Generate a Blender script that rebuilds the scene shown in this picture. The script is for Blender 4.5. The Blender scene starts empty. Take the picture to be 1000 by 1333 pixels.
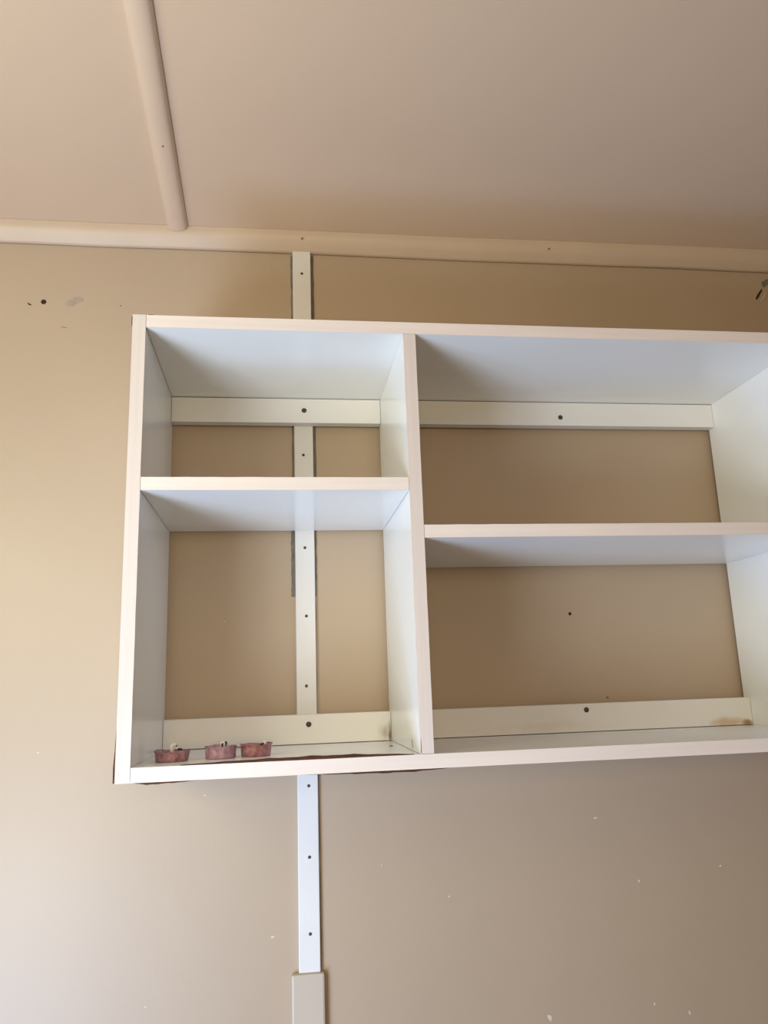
import bpy, bmesh, math, random
from mathutils import Vector, Matrix

S = bpy.context.scene
COL = S.collection
random.seed(7)
Z0 = 1.55                       # height of the shelf unit's underside above the floor

# ------------------------------------------------------------------ camera
cam_d = bpy.data.cameras.new('camera')
cam = bpy.data.objects.new('camera', cam_d)
COL.objects.link(cam)
cam_d.sensor_fit = 'VERTICAL'
cam_d.sensor_height = 36.0
cam_d.lens = 36.0 * 1012.27 / 1333.0
cam_d.clip_start = 0.02
ya, pi_, ro = 0.13705, 0.21739, -0.03436
fw = Vector((math.sin(ya) * math.cos(pi_), math.cos(ya) * math.cos(pi_), math.sin(pi_)))
rt = Vector((math.cos(ya), -math.sin(ya), 0.0))
up = rt.cross(fw)
r2 = math.cos(ro) * rt + math.sin(ro) * up
u2 = -math.sin(ro) * rt + math.cos(ro) * up
cam.matrix_world = Matrix(((r2.x, u2.x, -fw.x, 0.18398),
                           (r2.y, u2.y, -fw.y, -1.20687),
                           (r2.z, u2.z, -fw.z, 0.09923 + Z0),
                           (0, 0, 0, 1)))
S.camera = cam

# ------------------------------------------------------------------ world, lights, exposure
w = bpy.data.worlds.new('daylight')
S.world = w
w.use_nodes = True
bg = w.node_tree.nodes['Background']
bg.inputs[0].default_value = (0.75, 0.87, 1.0, 1)
bg.inputs[1].default_value = 0.35


def area(name, loc, target, sx, sy, power, color):
    d = bpy.data.lights.new(name, 'AREA')
    d.shape = 'RECTANGLE'
    d.size, d.size_y = sx, sy
    d.energy = power
    d.color = color
    o = bpy.data.objects.new(name, d)
    COL.objects.link(o)
    o.location = loc
    o.rotation_euler = (Vector(target) - Vector(loc)).to_track_quat('-Z', 'Y').to_euler()
    return o


# daylight of the tall window on the left, as three lamps with tuned colours: low (cool),
# middle (near neutral) and high (warm)
area('window_low_light', (-0.52, -0.95, Z0 - 0.80), (0.25, 0.0, Z0 + 0.2), 0.5, 0.4, 11.6, (0.36, 0.57, 1.000))
area('window_middle_light', (-0.52, -1.22, Z0 - 0.38), (0.25, 0.0, Z0 + 0.2), 0.42, 0.42, 13.2, (0.81, 0.91, 1.000))
area('window_high_light', (-0.53, -0.92, Z0 + 0.36), (0.25, 0.0, Z0 + 0.2), 0.4, 0.36, 4.7, (1.000, 0.979, 0.660))
# warm fill lamp added behind the viewer for the room's ambient light
area('room_fill_light', (0.2, -2.5, Z0 + 0.25), (0.25, 0, Z0 + 0.2), 0.7, 0.5, 14.2, (1.000, 0.761, 0.423))

S.view_settings.view_transform = 'Standard'
S.view_settings.look = 'None'
S.view_settings.gamma = 1.0
S.view_settings.use_curve_mapping = False
S.view_settings.exposure = 0.0


# ------------------------------------------------------------------ materials
def mat(name, col, rough=0.5, spec=0.5, vary=0.0, vscale=8.0, bump=0.0, bscale=300.0, stretch=None, col2=None, metal=0.0):
    m = bpy.data.materials.new(name)
    m.use_nodes = True
    nt = m.node_tree
    b = nt.nodes['Principled BSDF']
    b.inputs['Base Color'].default_value = (*col, 1)
    b.inputs['Roughness'].default_value = rough
    b.inputs['Specular IOR Level'].default_value = spec
    b.inputs['Metallic'].default_value = metal
    tc = nt.nodes.new('ShaderNodeTexCoord')
    mp = nt.nodes.new('ShaderNodeMapping')
    nt.links.new(tc.outputs['Object'], mp.inputs[0])
    if stretch:
        mp.inputs['Scale'].default_value = stretch
    if vary > 0 or col2:
        n = nt.nodes.new('ShaderNodeTexNoise')
        n.inputs['Scale'].default_value = vscale
        n.inputs['Detail'].default_value = 5
        nt.links.new(mp.outputs[0], n.inputs['Vector'])
        mr = nt.nodes.new('ShaderNodeMapRange')
        mr.inputs['From Min'].default_value = 0.3
        mr.inputs['From Max'].default_value = 0.7
        nt.links.new(n.outputs['Fac'], mr.inputs['Value'])
        mx = nt.nodes.new('ShaderNodeMix')
        mx.data_type = 'RGBA'
        c2 = col2 or tuple(c * (1 - vary) for c in col)
        mx.inputs[6].default_value = (*col, 1)
        mx.inputs[7].default_value = (*c2, 1)
        nt.links.new(mr.outputs[0], mx.inputs[0])
        nt.links.new(mx.outputs[2], b.inputs['Base Color'])
    if bump > 0:
        n2 = nt.nodes.new('ShaderNodeTexNoise')
        n2.inputs['Scale'].default_value = bscale
        n2.inputs['Detail'].default_value = 3
        nt.links.new(mp.outputs[0], n2.inputs['Vector'])
        bp = nt.nodes.new('ShaderNodeBump')
        bp.inputs['Strength'].default_value = bump
        bp.inputs['Distance'].default_value = 0.001
        nt.links.new(n2.outputs['Fac'], bp.inputs['Height'])
        nt.links.new(bp.outputs[0], b.inputs['Normal'])
    return m


M = {
    'wall': mat('beige_wall_paint', (0.43, 0.332, 0.245), 0.45, 0.5, 0.05, 3.0, 0.12, 220),
    'ceiling': mat('beige_ceiling_paint', (0.625, 0.468, 0.345), 0.7, 0.3, 0.04, 2.5, 0.1, 180),
    'trim': mat('beige_trim_paint', (0.53, 0.41, 0.31), 0.45, 0.4, 0.05, 12, 0.1, 90),
    'strip': mat('beige_ceiling_strip_paint', (0.66, 0.505, 0.385), 0.4, 0.5, 0.05, 12, 0.1, 90),
    'lower': mat('beige_batten_paint', (0.50, 0.43, 0.355), 0.45, 0.5, 0.05, 12, 0.1, 90),
    'white': mat('white_batten_paint', (0.70, 0.69, 0.695), 0.4, 0.4, 0.05, 14, 0.08, 120),
    'melamine': mat('white_melamine', (0.85, 0.85, 0.845), 0.24, 0.5, 0.03, 6, 0.03, 400),
    'rail': mat('white_rail_board', (0.735, 0.73, 0.735), 0.38, 0.45, 0.03, 6, 0.03, 400),
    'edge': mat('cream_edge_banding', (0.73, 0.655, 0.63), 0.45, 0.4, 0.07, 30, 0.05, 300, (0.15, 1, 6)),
    'edge_up_dimmed': mat('cream_edge_banding_upright_dimmed', (0.63, 0.565, 0.545), 0.45, 0.4, 0.07, 30, 0.05, 300, (6, 1, 0.15)),  # same banding, dimmed in colour against overexposure on the upright fronts
    'core': mat('brown_chipboard', (0.10, 0.040, 0.022), 0.9, 0.2, 0.5, 90, 0.5, 400),
    'steel': mat('dark_steel', (0.045, 0.04, 0.037), 0.5, 0.5, 0.3, 60),
    'slot': mat('screw_slot_black', (0.012, 0.011, 0.01), 0.8),
    'bare_shade': mat('bare_board_and_shadow_grey', (0.13, 0.122, 0.11), 0.85, 0.2, 0.0, 60, 0.3, 300, None, (0.24, 0.215, 0.18)),  # grey of unpainted board, also used as the batten's painted shadow
    'smudge': mat('grey_filler_smear', (0.32, 0.252, 0.215), 0.7, 0.3, 0.0, 120, 0.1, 300, None, (0.395, 0.31, 0.24)),
    'chip': mat('exposed_white_plaster', (0.64, 0.60, 0.54), 0.8, 0.2, 0.1, 200),
    'hole': mat('dark_brown_hole', (0.05, 0.03, 0.018), 0.9, 0.1, 0.3, 200),
    'dirt': mat('brown_grime', (0.30, 0.20, 0.12), 0.8, 0.2, 0.4, 120),
    'foil': mat('mauve_foil_cup', (0.47, 0.27, 0.32), 0.38, 0.6, 0.0, 170, 0.9, 150, None, (0.22, 0.085, 0.095), 0.25),  # light mottle in the three foil colours paints glints of crinkled foil
    'foil_violet': mat('violet_foil_cup', (0.49, 0.31, 0.42), 0.38, 0.6, 0.0, 170, 0.9, 150, None, (0.27, 0.13, 0.17), 0.25),
    'foil_red': mat('wine_foil_cup', (0.45, 0.225, 0.265), 0.38, 0.6, 0.0, 170, 0.9, 150, None, (0.22, 0.075, 0.085), 0.25),
    'wax': mat('mauve_wax', (0.34, 0.15, 0.18), 0.4, 0.5, 0.3, 120),
    'whitewax': mat('white_wax', (0.88, 0.87, 0.83), 0.5, 0.5, 0.15, 200),
    'soot': mat('burnt_wick', (0.06, 0.045, 0.045), 0.9, 0.2, 0.3, 200),
    'floor': mat('grey_vinyl_floor', (0.45, 0.41, 0.37), 0.5, 0.4, 0.1, 5),
    'frame': mat('white_window_paint', (0.75, 0.75, 0.73), 0.4),
}


def stained(name, base, spots):
    """board finish with soft water stains: spots are (x, z, rx, rz, colour, strength) in object space"""
    m = mat(name, base, 0.38, 0.45, 0.0, 6, 0.03, 400)
    nt = m.node_tree
    b = nt.nodes['Principled BSDF']
    tc = nt.nodes.new('ShaderNodeTexCoord')
    ns = nt.nodes.new('ShaderNodeTexNoise')
    ns.inputs['Scale'].default_value = 70
    ns.inputs['Detail'].default_value = 6
    nt.links.new(tc.outputs['Object'], ns.inputs['Vector'])
    prev = None
    for x, z, rx, rz, colr, st in spots:
        mp = nt.nodes.new('ShaderNodeMapping')
        mp.inputs['Location'].default_value = (-x / rx, 0, -z / rz)
        mp.inputs['Scale'].default_value = (1 / rx, 0, 1 / rz)
        nt.links.new(tc.outputs['Object'], mp.inputs[0])
        ln = nt.nodes.new('ShaderNodeVectorMath')
        ln.operation = 'LENGTH'
        nt.links.new(mp.outputs[0], ln.inputs[0])
        ad = nt.nodes.new('ShaderNodeMath')
        ad.operation = 'MULTIPLY_ADD'
        nt.links.new(ns.outputs['Fac'], ad.inputs[0])
        ad.inputs[1].default_value = 1.1
        nt.links.new(ln.outputs['Value'], ad.inputs[2])
        mr = nt.nodes.new('ShaderNodeMapRange')
        mr.interpolation_type = 'SMOOTHSTEP'
        mr.inputs['From Min'].default_value = 0.55
        mr.inputs['From Max'].default_value = 1.55
        mr.inputs['To Min'].default_value = st
        mr.inputs['To Max'].default_value = 0.0
        nt.links.new(ad.outputs[0], mr.inputs['Value'])
        mx = nt.nodes.new('ShaderNodeMix')
        mx.data_type = 'RGBA'
        nt.links.new(mr.outputs[0], mx.inputs[0])
        if prev is None:
            mx.inputs[6].default_value = (*base, 1)
        else:
            nt.links.new(prev, mx.inputs[6])
        mx.inputs[7].default_value = (*colr, 1)
        prev = mx.outputs[2]
    nt.links.new(prev, b.inputs['Base Color'])
    return m


RB = (0.735, 0.73, 0.735)
M['rail_right'] = stained('white_rail_board_water_stained', RB, [(.885, .022, .05, .011, (.50, .36, .20), .75), (.918, .020, .014, .007, (.30, .16, .06), .9), (.60, .028, .12, .012, (.62, .57, .50), .35)])
M['rail_left'] = stained('white_rail_board_scuffed', RB, [(.3385, .030, .012, .016, (.36, .27, .20), .7), (.3455, .026, .0028, .024, (.10, .06, .035), .95)])


# ------------------------------------------------------------------ helpers
def link(name, bm, material, parent=None, smooth=False):
    me = bpy.data.meshes.new(name)
    bmesh.ops.recalc_face_normals(bm, faces=bm.faces[:])
    bm.to_mesh(me)
    bm.free()
    me.materials.append(M[material])
    if smooth:
        for p in me.polygons:
            p.use_smooth = True
    o = bpy.data.objects.new(name, me)
    COL.objects.link(o)
    if parent:
        o.parent = parent
    return o


def tag(o, label=None, cat=None, group=None, kind=None):
    if label: o['label'] = label
    if cat: o['category'] = cat
    if group: o['group'] = group
    if kind: o['kind'] = kind
    return o


def empty(name, loc):
    o = bpy.data.objects.new(name, None)
    o.empty_display_size = 0.05
    COL.objects.link(o)
    o.location = loc
    return o


def add_box(bm, x0, x1, y0, y1, z0, z1, bev=0.0):
    r = bmesh.ops.create_cube(bm, size=1.0)
    vs = r['verts']
    for v in vs:
        v.co = Vector(((x0 + x1) / 2 + v.co.x * (x1 - x0), (y0 + y1) / 2 + v.co.y * (y1 - y0), (z0 + z1) / 2 + v.co.z * (z1 - z0)))
    if bev > 0:
        es = list({e for v in vs for e in v.link_edges})
        bmesh.ops.bevel(bm, geom=es, offset=bev, segments=2, profile=0.5, affect='EDGES')
    return bm


def box(x0, x1, y0, y1, z0, z1, bev=0.0):
    return add_box(bmesh.new(), x0, x1, y0, y1, z0, z1, bev)


def sweep(prof, path):
    """prof: closed list of 2-D points; path: list of functions mapping a profile point to 3-D."""
    bm = bmesh.new()
    rings = [[bm.verts.new(f(a, b)) for a, b in prof] for f in path]
    n = len(prof)
    for i in range(len(rings) - 1):
        for j in range(n):
            bm.faces.new((rings[i][j], rings[i][(j + 1) % n], rings[i + 1][(j + 1) % n], rings[i + 1][j]))
    for ring in (rings[0], rings[-1]):
        for e in bm.faces.new(ring).edges:
            e.smooth = False
    return bm


def patch(pts, y, th=0.0004):
    """thin irregular flake lying on a wall-parallel face: pts are (x, z)."""
    bm = bmesh.new()
    a = [bm.verts.new((x, y, z)) for x, z in pts]
    b = [bm.verts.new((x, y - th, z)) for x, z in pts]
    n = len(pts)
    bm.faces.new(a)
    bm.faces.new(b)
    for i in range(n):
        bm.faces.new((a[i], a[(i + 1) % n], b[(i + 1) % n], b[i]))
    return bm


def blob_pts(cx, cz, rx, rz, rot=0.0, n=11, jit=0.3):
    out = []
    for i in range(n):
        t = 2 * math.pi * i / n
        k = 1 + random.uniform(-jit, jit)
        a, b = rx * k * math.cos(t), rz * k * math.sin(t)
        out.append((cx + a * math.cos(rot) - b * math.sin(rot), cz + a * math.sin(rot) + b * math.cos(rot)))
    return out


def lathe(prof, seg=32, wob=None, caps=True):
    bm = bmesh.new()
    rings = []
    for k, (r, z) in enumerate(prof):
        ring = []
        for i in range(seg):
            a = 2 * math.pi * i / seg
            rr, zz = (r, z) if wob is None else wob(r, z, a, k)
            ring.append(bm.verts.new((rr * math.cos(a), rr * math.sin(a), zz)))
        rings.append(ring)
    for k in range(len(rings) - 1):
        for i in range(seg):
            bm.faces.new((rings[k][i], rings[k][(i + 1) % seg], rings[k + 1][(i + 1) % seg], rings[k + 1][i]))
    if caps:
        bm.faces.new(rings[0])
        bm.faces.new(rings[-1])
    return bm


def tube(pts, radii, seg=8):
    bm = bmesh.new()
    rings = []
    for i, p in enumerate(pts):
        p = Vector(p)
        d = (Vector(pts[min(i + 1, len(pts) - 1)]) - Vector(pts[max(i - 1, 0)])).normalized()
        a = d.orthogonal().normalized()
        b = d.cross(a)
        rings.append([bm.verts.new(p + radii[i] * (math.cos(t) * a + math.sin(t) * b)) for t in [2 * math.pi * j / seg for j in range(seg)]])
    for i in range(len(rings) - 1):
        for j in range(seg):
            bm.faces.new((rings[i][j], rings[i][(j + 1) % seg], rings[i + 1][(j + 1) % seg], rings[i + 1][j]))
    bm.faces.new(rings[0])
    bm.faces.new(rings[-1])
    return bm


def head_bm(r, h):
    """domed round fastener head whose axis points to -y, seated on y = 0."""
    bm = lathe([(r, 0.0), (r, h * 0.45), (r * 0.8, h * 0.85), (r * 0.35, h)], 16)
    bmesh.ops.rotate(bm, verts=bm.verts, cent=(0, 0, 0), matrix=Matrix.Rotation(math.radians(90), 3, 'X'))
    return bm


# ------------------------------------------------------------------ the room
G = 0.00866                      # wall face
CZ = 0.856                       # ceiling height above the unit's underside
XL, XR, YF = -0.60, 2.4, -2.9


def struct(name, bm, m, label, cat, smooth=False):
    return tag(link(name, bm, m, None, smooth), label, cat, None, 'structure')


TOP = Z0 + CZ
wall_back = struct('wall_back', box(XL - .1, XR + .1, G, G + 0.1, 0, TOP + .1), 'wall', 'beige painted back wall carrying the white shelf unit', 'wall')
struct('wall_right', box(XR, XR + 0.1, YF, G, 0, TOP + .1), 'wall', 'beige painted side wall far right of the shelf unit, out of view', 'wall')  # unseen wall, set far away to weaken its bounced light
struct('wall_front', box(XL - .1, XR + .1, YF - 0.1, YF, 0, TOP + .1), 'wall', 'beige painted wall behind the viewer', 'wall')
WY0, WY1, WZ0, WZ1 = -1.55, -0.35, Z0 - 1.1, Z0 + 0.65
DY0, DY1, DZ1 = -2.75, -1.85, Z0 + 0.5
wl = bmesh.new()
add_box(wl, XL - .1, XL, WY0, WY1, 0, WZ0)
add_box(wl, XL - .1, XL, WY0, WY1, WZ1, TOP + .1)
add_box(wl, XL - .1, XL, WY1, G, 0, TOP + .1)
add_box(wl, XL - .1, XL, DY1, WY0, 0, TOP + .1)
add_box(wl, XL - .1, XL, DY0, DY1, DZ1, TOP + .1)
add_box(wl, XL - .1, XL, YF, DY0, 0, TOP + .1)
struct('wall_left', wl, 'wall', 'beige painted side wall with window and added doorway, left of the viewer', 'wall')


def frame(y0, y1, z0, z1, sill=True):
    b = bmesh.new()
    add_box(b, XL - .08, XL - .02, y0, y0 + .04, z0, z1)
    add_box(b, XL - .08, XL - .02, y1 - .04, y1, z0, z1)
    add_box(b, XL - .08, XL - .02, y0 + .04, y1 - .04, z1 - .04, z1)
    if sill:
        add_box(b, XL - .08, XL - .02, y0 + .04, y1 - .04, z0, z0 + .04)
    return b


struct('window_1', frame(WY0, WY1, WZ0, WZ1), 'frame', 'white framed window in the left wall', 'window')
struct('added_door_1', frame(DY0, DY1, 0, DZ1, False), 'frame', 'white framed open doorway added unseen in the left wall', 'doorway')  # doorway added out of view as an entry for low daylight
struct('floor', box(XL - .1, XR + .1, YF - .1, G + .1, -0.1, 0), 'floor', 'grey vinyl floor of the room', 'floor')
# ceiling: very slightly out of level, higher on the right
cb = box(XL - .1, XR + .1, YF - .1, G + .1, TOP, TOP + 0.1)
for v in cb.verts:
    v.co.z += 0.003 * (v.co.x - 0.2)
struct('ceiling', cb, 'ceiling', 'flat beige painted ceiling board above the shelf unit', 'ceiling')


def ceil_z(x):
    return TOP + 0.003 * (x - 0.2)


# cornice: rounded bead in the angle of wall and ceiling
cp = [(G, 0.8239), (G - 0.0045, 0.8239), (G - 0.0075, 0.8250)]
for k in range(11):
    t = k / 10
    cp.append((G - 0.0085 - 0.0145 * math.sin(t * math.pi / 2) ** 1.3, 0.8262 + 0.0262 * t ** 1.25))
cp += [(G - 0.0235, 0.8545), (G - 0.0235, 0.8565), (G, 0.8565)]
path = []
for k in range(25):
    x = XL + (XR - XL) * k / 24
    wv = 0.0006 * math.sin(x * 9.0) + 0.0004 * math.sin(x * 23)
    path.append(lambda a, b, x=x, wv=wv: (x, a - (wv if a < G - .001 else 0), Z0 + b + (0.003 * (x - 0.2) if b > .84 else wv)))
cornice = struct('trim_1', sweep(cp, path), 'trim', 'beige rounded cornice strip running between back wall and ceiling', 'cornice', True)
# ceiling cover strip: half-round, running from the cornice towards the viewer
prof = [(-0.0165, 0.0), (-0.0165, -0.002)]
for k in range(9):
    t = math.pi * k / 8
    prof.append((-0.0155 * math.cos(t), -0.0025 - 0.0085 * math.sin(t) ** 0.8))
prof += [(0.0165, -0.002), (0.0165, 0.0)]
path = []
for k in range(9):
    y = -0.0155 + (YF + 0.0155) * k / 8
    cx = 0.0185 - 0.0245 * (y + 0.0155)
    path.append(lambda a, b, y=y, cx=cx: (cx + a, y, ceil_z(cx + a) + b))
strip = struct('trim_2', sweep(prof, path), 'strip', 'beige half-round cover strip crossing the ceiling to the cornice', 'ceiling strip', True)
strip.data.polygons[0].use_smooth = False

# white batten on the wall joint
bt = bmesh.new()
add_box(bt, 0.2083, 0.2386, 0.0006, G, Z0 - 0.2925, Z0 + 0.8262, 0.0012)
batten = struct('trim_3', bt, 'white', 'narrow white vertical batten behind and below the shelf unit, studded with nails', 'batten')
bl = bmesh.new()
add_box(bl, 0.1978, 0.2440, G - 0.0125, G, 0.02, Z0 - 0.2925, 0.0028)
struct('trim_4', bl, 'lower', 'wider beige batten continuing below the white batten', 'batten')

nail_proto = None


def place_head(name, x, y, z, r, h, m, parent, offset=(0, 0, 0), label=None):
    o = link(name, head_bm(r, h), m, parent, True)
    o.location = (x - offset[0], y - offset[1], z - offset[2])
    if label: o['label'] = label
    return o


for i, (x, z) in enumerate([(0.2237, .784), (0.2227, .463), (0.2234, .3116), (0.2245, .205), (0.2233, .100), (0.2249, -.0433), (0.2248, -.1412), (0.2246, -.2425)]):
    if i == 0:
        nail_proto = place_head('nail', x, 0.0006, Z0 + z, 0.0023, 0.0007, 'steel', batten)
    else:
        o = nail_proto.copy()
        COL.objects.link(o)
        o.parent = batten
        o.location = (x, 0.0006, Z0 + z)
for x, z in [(.2243, .8405), (.6589, .8406)]:
    place_head('nail', x, G - 0.0238, Z0 + z, 0.0018, 0.0006, 'dirt', cornice)
place_head('nail', 0.0235, 0, 0, 0.0018, 0.0007, 'dirt', strip).location = (0.0245, -0.225, ceil_z(0.02) - 0.0108)
strip.children[0].rotation_euler = (math.radians(90), 0, 0)


# left: unpainted where the older strip was; right: batten's cast shadow as dark strips
def ragged(x0, x1, z0, z1, side, n=26):
    """one straight edge against the batten, one ragged edge on the outer side"""
    outer, inner = [], []
    for k in range(n + 1):
        z = z0 + (z1 - z0) * k / n
        j = random.uniform(-0.0007, 0.0007)
        if side < 0:
            outer.append((x0 + j, z)); inner.append((x1, z))
        else:
            outer.append((x1 + j, z)); inner.append((x0, z))
    return outer + inner[::-1]


for (x0, x1, z0, z1, s) in [(0.2050, 0.2083, .372, .822, -1), (0.2386, 0.2440, .372, .822, 1),
                            (0.2020, 0.2083, .236, .372, -1), (0.2386, 0.2418, .236, .372, 1),
                            (0.2386, 0.2403, -.29, .236, 1)]:
    link('bare_and_shadow_strip', patch(ragged(x0, x1, Z0 + z0, Z0 + z1, s), G, 0.0003), 'bare_shade', wall_back)

# marks on the back wall
hole = place_head('nail_hole', -0.1930, G, Z0 + .7216, 0.0042, 0.0006, 'hole', wall_back)
place_head('nail_hole', 0.6497, G, Z0 + .1999, 0.0026, 0.0006, 'hole', wall_back)
place_head('nail_hole', 0.7003, G, Z0 + .0661, 0.0019, 0.0005, 'dirt', wall_back)
place_head('nail_hole', -0.0726, G, Z0 + .7188, 0.0012, 0.0005, 'dirt', wall_back)
link('scratch', patch(blob_pts(-0.2150, Z0 + .7170, 0.0036, 0.0012, -0.45, 9, .2), G), 'hole', wall_back)
link('scratch', patch(blob_pts(-0.1595, Z0 + .678, 0.0055, 0.0007, -0.15, 9, .2), G, .0002), 'dirt', wall_back)
link('filler_smear', patch(blob_pts(-0.1475, Z0 + .7235, 0.0125, 0.0065, 0.75, 18, .22), G, .0002), 'smudge', wall_back)
link('filler_smear', patch(blob_pts(-0.1385, Z0 + .7265, 0.0062, 0.0055, 0.2, 14, .22), G, .00025), 'smudge', wall_back)
for x, z, a, b in [(.1718, -.2452, .0026, .0013), (.4288, -.2087, .0012, .0012), (.6625, -.1128, .003, .0012), (.7232, -.2063, .0014, .002), (.8576, -.1928, .002, .0012),
                   (.5682, -.3788, .0028, .0045), (.7286, -.3747, .0014, .002), (.7821, -.3902, .0018, .0026), (.1000, .2000, .001, .0012), (.075, -.05, .001, .0014),
                   (-.16, .02, .0012, .0012), (.33, -.16, .0008, .001), (.0, -.32, .001, .001)]:
    link('paint_chip', patch(blob_pts(x, Z0 + z, a, b, 0.2, 8, .35), G), 'chip', wall_back)
# dark gouge with a curl of lifted paint near the right corner
link('gouge', patch(blob_pts(1.0655, Z0 + .779, 0.0135, 0.0024, 0.95, 14, .2), G, .0005), 'hole', wall_back)
link('gouge', patch(blob_pts(1.083, Z0 + .803, 0.009, 0.006, 0.5, 12, .3), G, .0003), 'bare_shade', wall_back)
link('lifted_paint', patch(blob_pts(1.0735, Z0 + .774, 0.0150, 0.0022, 0.95, 12, .15), G - .0004, .0016), 'trim', wall_back)

# ------------------------------------------------------------------ the shelf unit
T = 0.0164
H, D = 0.5696, 0.2611
XD, XI = 0.3480, 0.9271          # divider's left face, right panel's inner face
XO = XI + T
ZL, ZR = 0.3388, 0.2770          # undersides of the two shelves
RT, RH = 0.0172, 0.0418
unit = tag(empty('wall_shelf_unit', (0, 0, Z0)),
           'white melamine open wall shelf unit with cream edges and four compartments', 'shelf unit')
ES = 0.0006                      # edge banding thickness


def panel(name, x0, x1, z0, z1, upright, label=None, front=-D, back=0.0):
    p = link(name, box(x0, x1, front, back, z0, z1, 0.0003), 'melamine', unit)
    if label: p['label'] = label
    n = 24
    bm = bmesh.new()
    # edge banding: a long thin strip, subdivided and faintly wavy
    pr = []
    for k in range(n + 1):
        q = k / n
        j0, j1 = random.uniform(-.00012, .00012), random.uniform(-.00012, .00012)
        jy = random.uniform(0, .0002)
        if upright:
            z = z0 + (z1 - z0) * q
            pr.append([(x0 + j0, front, z), (x1 + j1, front, z), (x1 + j1, front - ES - jy, z), (x0 + j0, front - ES - jy, z)])
        else:
            x = x0 + (x1 - x0) * q
            pr.append([(x, front, z0 + j0), (x, front, z1 + j1), (x, front - ES - jy, z1 + j1), (x, front - ES - jy, z0 + j0)])
    rings = [[bm.verts.new(c) for c in r] for r in pr]
    for i in range(n):
        for j in range(4):
            bm.faces.new((rings[i][j], rings[i][(j + 1) % 4], rings[i + 1][(j + 1) % 4], rings[i + 1][j]))
    bm.faces.new(rings[0])
    bm.faces.new(rings[-1])
    e = link('edge_strip', bm, 'edge_up_dimmed' if upright else 'edge', p)
    e['label'] = 'cream edge banding'
    return p


EPS = 0.0005                    # hairline joints between boards
left_side = panel('side_panel', 0, T, 0, H, True)
panel('side_panel', XI, XO, 0, H, True)
top = panel('top_panel', T + EPS, XI - EPS, H - T - .0003, H - .0003, False)
bottom = panel('bottom_panel', T + EPS, XI - EPS, 0, T, False)
div = panel('divider_panel', XD, XD + T, T + EPS, H - T - EPS - .0003, True)
panel('shelf', T + EPS, XD - EPS, ZL, ZL + T, False)
panel('shelf', XD + T + EPS, XI - EPS, ZR, ZR + T, False)


def screw(x, z, parent, r=0.0040):
    s = link('screw', head_bm(r, 0.0012), 'steel', parent, True)
    s.location = (x, -RT, z)
    return s


def rail(x0, x1, z0, z1, sx, sz, m='rail'):
    r = link('back_rail', box(x0, x1, -RT, 0.0, z0, z1, 0.0004), m, unit)
    screw(sx, sz, r)
    return r


rail(T + EPS, XD - EPS, H - T - RH, H - T - .0015, .2241, .5321)
rail(XD + T + EPS, XI - EPS, H - T - RH, H - T - .0015, .6522, .5257)
rb = rail(T + EPS, XD - EPS, T + .0009, T + .0425, .2254, .0448, 'rail_left')
rr = rail(XD + T + EPS, XI - EPS, T + .0009, T + .0425, .6533, .0496, 'rail_right')


# grime: brown stain at the right end of the lower right rail, smear in the lower left corner by the divider
def lens(x0, x1, zc, hmax, y, th, n=20, up_=True, skew=0.5):
    """thin swelling: flat on one side, bulging on the other"""
    base, bulge = [], []
    for k in range(n + 1):
        q = k / n
        t = (q / skew * 0.5) if q < skew else 0.5 + (q - skew) / (1 - skew) * 0.5
        h = hmax * math.sin(math.pi * t) ** 1.1 * (1 + 0.12 * math.sin(q * 37) + 0.08 * math.sin(q * 71))
        x = x0 + (x1 - x0) * q
        base.append((x, zc))
        bulge.append((x, zc + (h if up_ else -h) + (1e-5 if up_ else -1e-5)))
    return patch(base + bulge[::-1], y, th)


core_label = 'swollen brown chipboard core'
c = link('swollen_core', lens(0.060, XD + .002, T - .0003, 0.0034, -D + .012, 0.0124, 40, True, .62), 'core', bottom); c['label'] = core_label
c = link('swollen_core', lens(0.200, 0.392, 0.0003, 0.0029, -D + .008, 0.0084, 30, False, .66), 'core', bottom); c['label'] = core_label
c = link('swollen_core', lens(0.0170, 0.100, 0.0003, 0.0026, -D + .008, 0.0081, 14, False, .25), 'core', bottom); c['label'] = core_label
c = link('chipped_edge', patch([(0.0002, 0.001), (-0.0022, 0.0), (-0.0024, 0.018), (-0.0012, 0.036), (0.0002, 0.07)], -D + .006, .0058), 'core', left_side); c['label'] = 'chipped brown edge'
c = link('chipped_edge', patch([(0.0002, H - .018), (-0.0012, H - .014), (-0.0014, H - .004), (-0.0004, H - .0015), (.0002, H - .001)], -D + .006, .0058), 'core', left_side); c['label'] = 'chipped brown edge'
c = link('chipped_edge', patch([(T + .0008, H - .0006), (T + .004, H + .0008), (T + .008, H + .0008), (T + .013, H - .0006)], -D + .006, .0058), 'core', top); c['label'] = 'chipped brown edge'
# cracks and a small screw in the lower left corner by the divider
for x, z0, z1 in [(XD + .0006, .018, .036)]:
    link('crack', patch([(x, z0), (x + .0007, z0), (x + .0004, z1)], -D - ES - .0002, .0002), 'slot', div)


def side_mark(x, y0, y1, z0, z1, m, parent, name):
    bm = bmesh.new()
    vs = []
    for xx in (x, x - .0002):
        vs.append([bm.verts.new((xx, y0, z0)), bm.verts.new((xx, y1, z0)), bm.verts.new((xx, y1 - (y1 - y0) * .3, z1)), bm.verts.new((xx, y0 + (y1 - y0) * .3, z1))])
    bm.faces.new(vs[0]); bm.faces.new(vs[1])
    for i in range(4):
        bm.faces.new((vs[0][i], vs[0][(i + 1) % 4], vs[1][(i + 1) % 4], vs[1][i]))
    return link(name, bm, m, parent)


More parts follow.
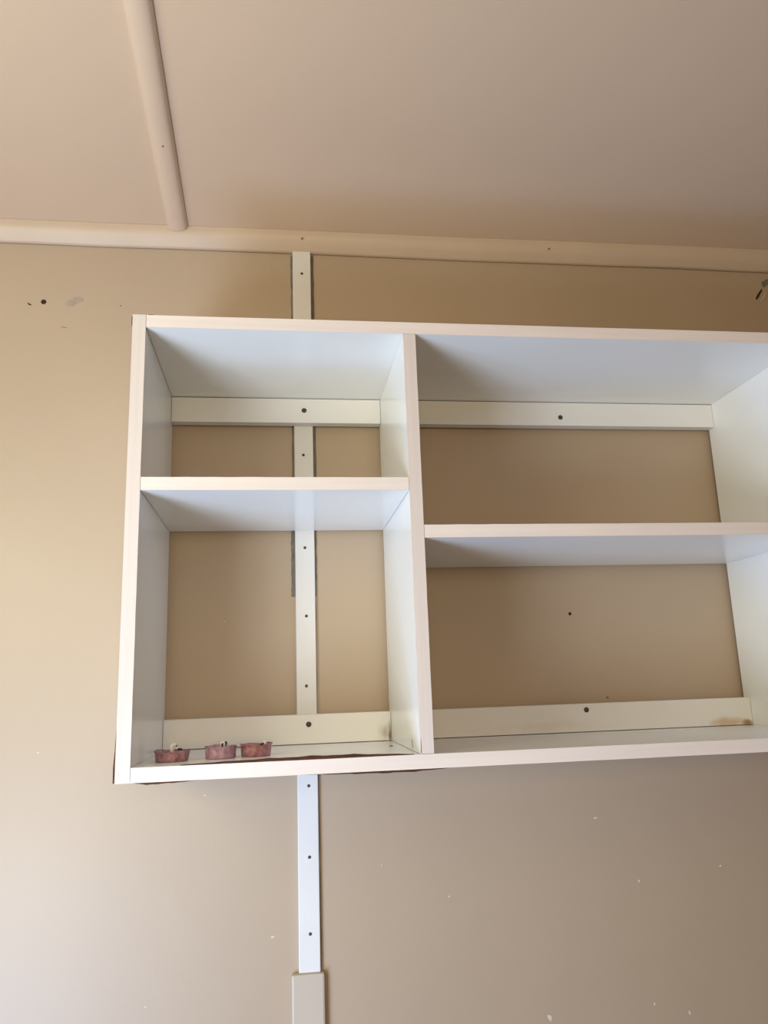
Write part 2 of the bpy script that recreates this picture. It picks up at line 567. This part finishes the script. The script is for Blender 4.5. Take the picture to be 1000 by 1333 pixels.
side_mark(XD, -.207, -.2035, T + .003, T + .014, 'hole', div, 'crack')
s = link('screw', lathe([(.0026, 0), (.0026, .0005), (.0018, .0009)], 12), 'steel', bottom, True)
s.location = (.333, -.118, T)


# ------------------------------------------------------------------ candles on the lower left board
def tealight(x, y, r, h, flare, foil, label, tilt, seed, wick):
    rnd = random.Random(seed)
    ph = [rnd.uniform(0, 6.28) for _ in range(4)]
    t = empty('tealight_candle', (x, y, Z0 + T))
    t.rotation_euler = tilt

    def wob(rr, z, a, k):
        q = z / h
        d = 1 + (.010 * math.sin(3 * a + ph[0]) + .012 * math.sin(7 * a + ph[1]) * q + .006 * math.sin(23 * a + ph[2])) * (0.3 + q)
        return rr * d, z + (.0006 * math.sin(2 * a + ph[3]) + .0005 * math.sin(5 * a + ph[1])) * q
    prof = [(r * .86, 0.0), (r * .93, 0.0003), (r * .97, .0012), (r * (.97 + flare * .5), h * .5), (r * (.97 + flare * .8), h * .85), (r * (1.03 + flare), h * .97), (r * (1.03 + flare), h),
            (r * (.965 + flare), h * .99), (r * (.93 + flare * .7), h * .7), (r * .90, .0012)]
    link('foil_cup', lathe(prof, 48, wob), foil, t, True)
    wax = link('wax', lathe([(r * .5, h * .60), (r * .925, h * .62), (r * .94, h * .74), (r * .7, h * .80), (r * .3, h * .76), (r * .05, h * .72)], 32,
                            lambda rr, z, a, k: (rr, z + .0006 * math.sin(3 * a + ph[0]))), 'wax', t, True)
    wick(t, h, r)
    return tag(t, label, 'candle', 'spent tealights on the lower left board')


def wick_curl(t, h, r):
    pts = [(-.0006, -.003, h * .72), (-.0012, -.003, h + .0030), (-.0012, -.003, h + .0055), (.0008, -.003, h + .0072), (.0036, -.003, h + .0068), (.0050, -.003, h + .0050)]
    link('wick', tube(pts, [.0024, .0026, .0027, .0026, .0023, .0018], 10), 'whitewax', t, True)
    link('burnt_bit', tube([(.004, -.004, h * .74), (.007, -.005, h + .0015), (.010, -.004, h + .0008), (.0125, -.004, h * .78)], [.0012, .0016, .0015, .0008], 8), 'soot', t, True)


def wick_stub(t, h, r):
    link('wick', tube([(0, -.003, h * .72), (.0003, -.003, h + .0022), (-.0004, -.003, h + .0048)], [.0028, .0028, .0022], 10), 'whitewax', t, True)
    link('burnt_bit', tube([(-.0035, -.004, h * .74), (-.0042, -.004, h + .002), (-.0030, -.004, h + .0032)], [.0010, .0014, .0009], 8), 'soot', t, True)
    link('burnt_bit', tube([(.0035, -.004, h * .74), (.0048, -.004, h + .0022), (.0070, -.004, h + .0036), (.0088, -.004, h + .0016)], [.0010, .0017, .0015, .0010], 8), 'soot', t, True)


def wick_low(t, h, r):
    link('wick', tube([(-.001, -.010, h * .70), (-.0005, -.012, h + .0002), (.0012, -.012, h + .0014)], [.0024, .0028, .0022], 10), 'whitewax', t, True)
    link('burnt_bit', tube([(-.006, -.006, h * .72), (-.004, -.008, h * .98), (.002, -.006, h * .80)], [.001, .0013, .001], 8), 'soot', t, True)


tealight(.0535, -.1965, .0200, .0125, .075, 'foil', 'mauve spent tealight with a curled white wick, nearest the left side panel', (0, 0, .4), 3, wick_curl)
tealight(.1105, -.1845, .0192, .0146, .0, 'foil_violet', 'violet straight-sided spent tealight with short white wick, middle of three', (0, 0, 1.2), 5, wick_stub)
tealight(.1535, -.1750, .0188, .0150, .07, 'foil_red', 'wine-red flared spent tealight with sunken wick, rightmost of three', (0, 0, 2.1), 9, wick_low)
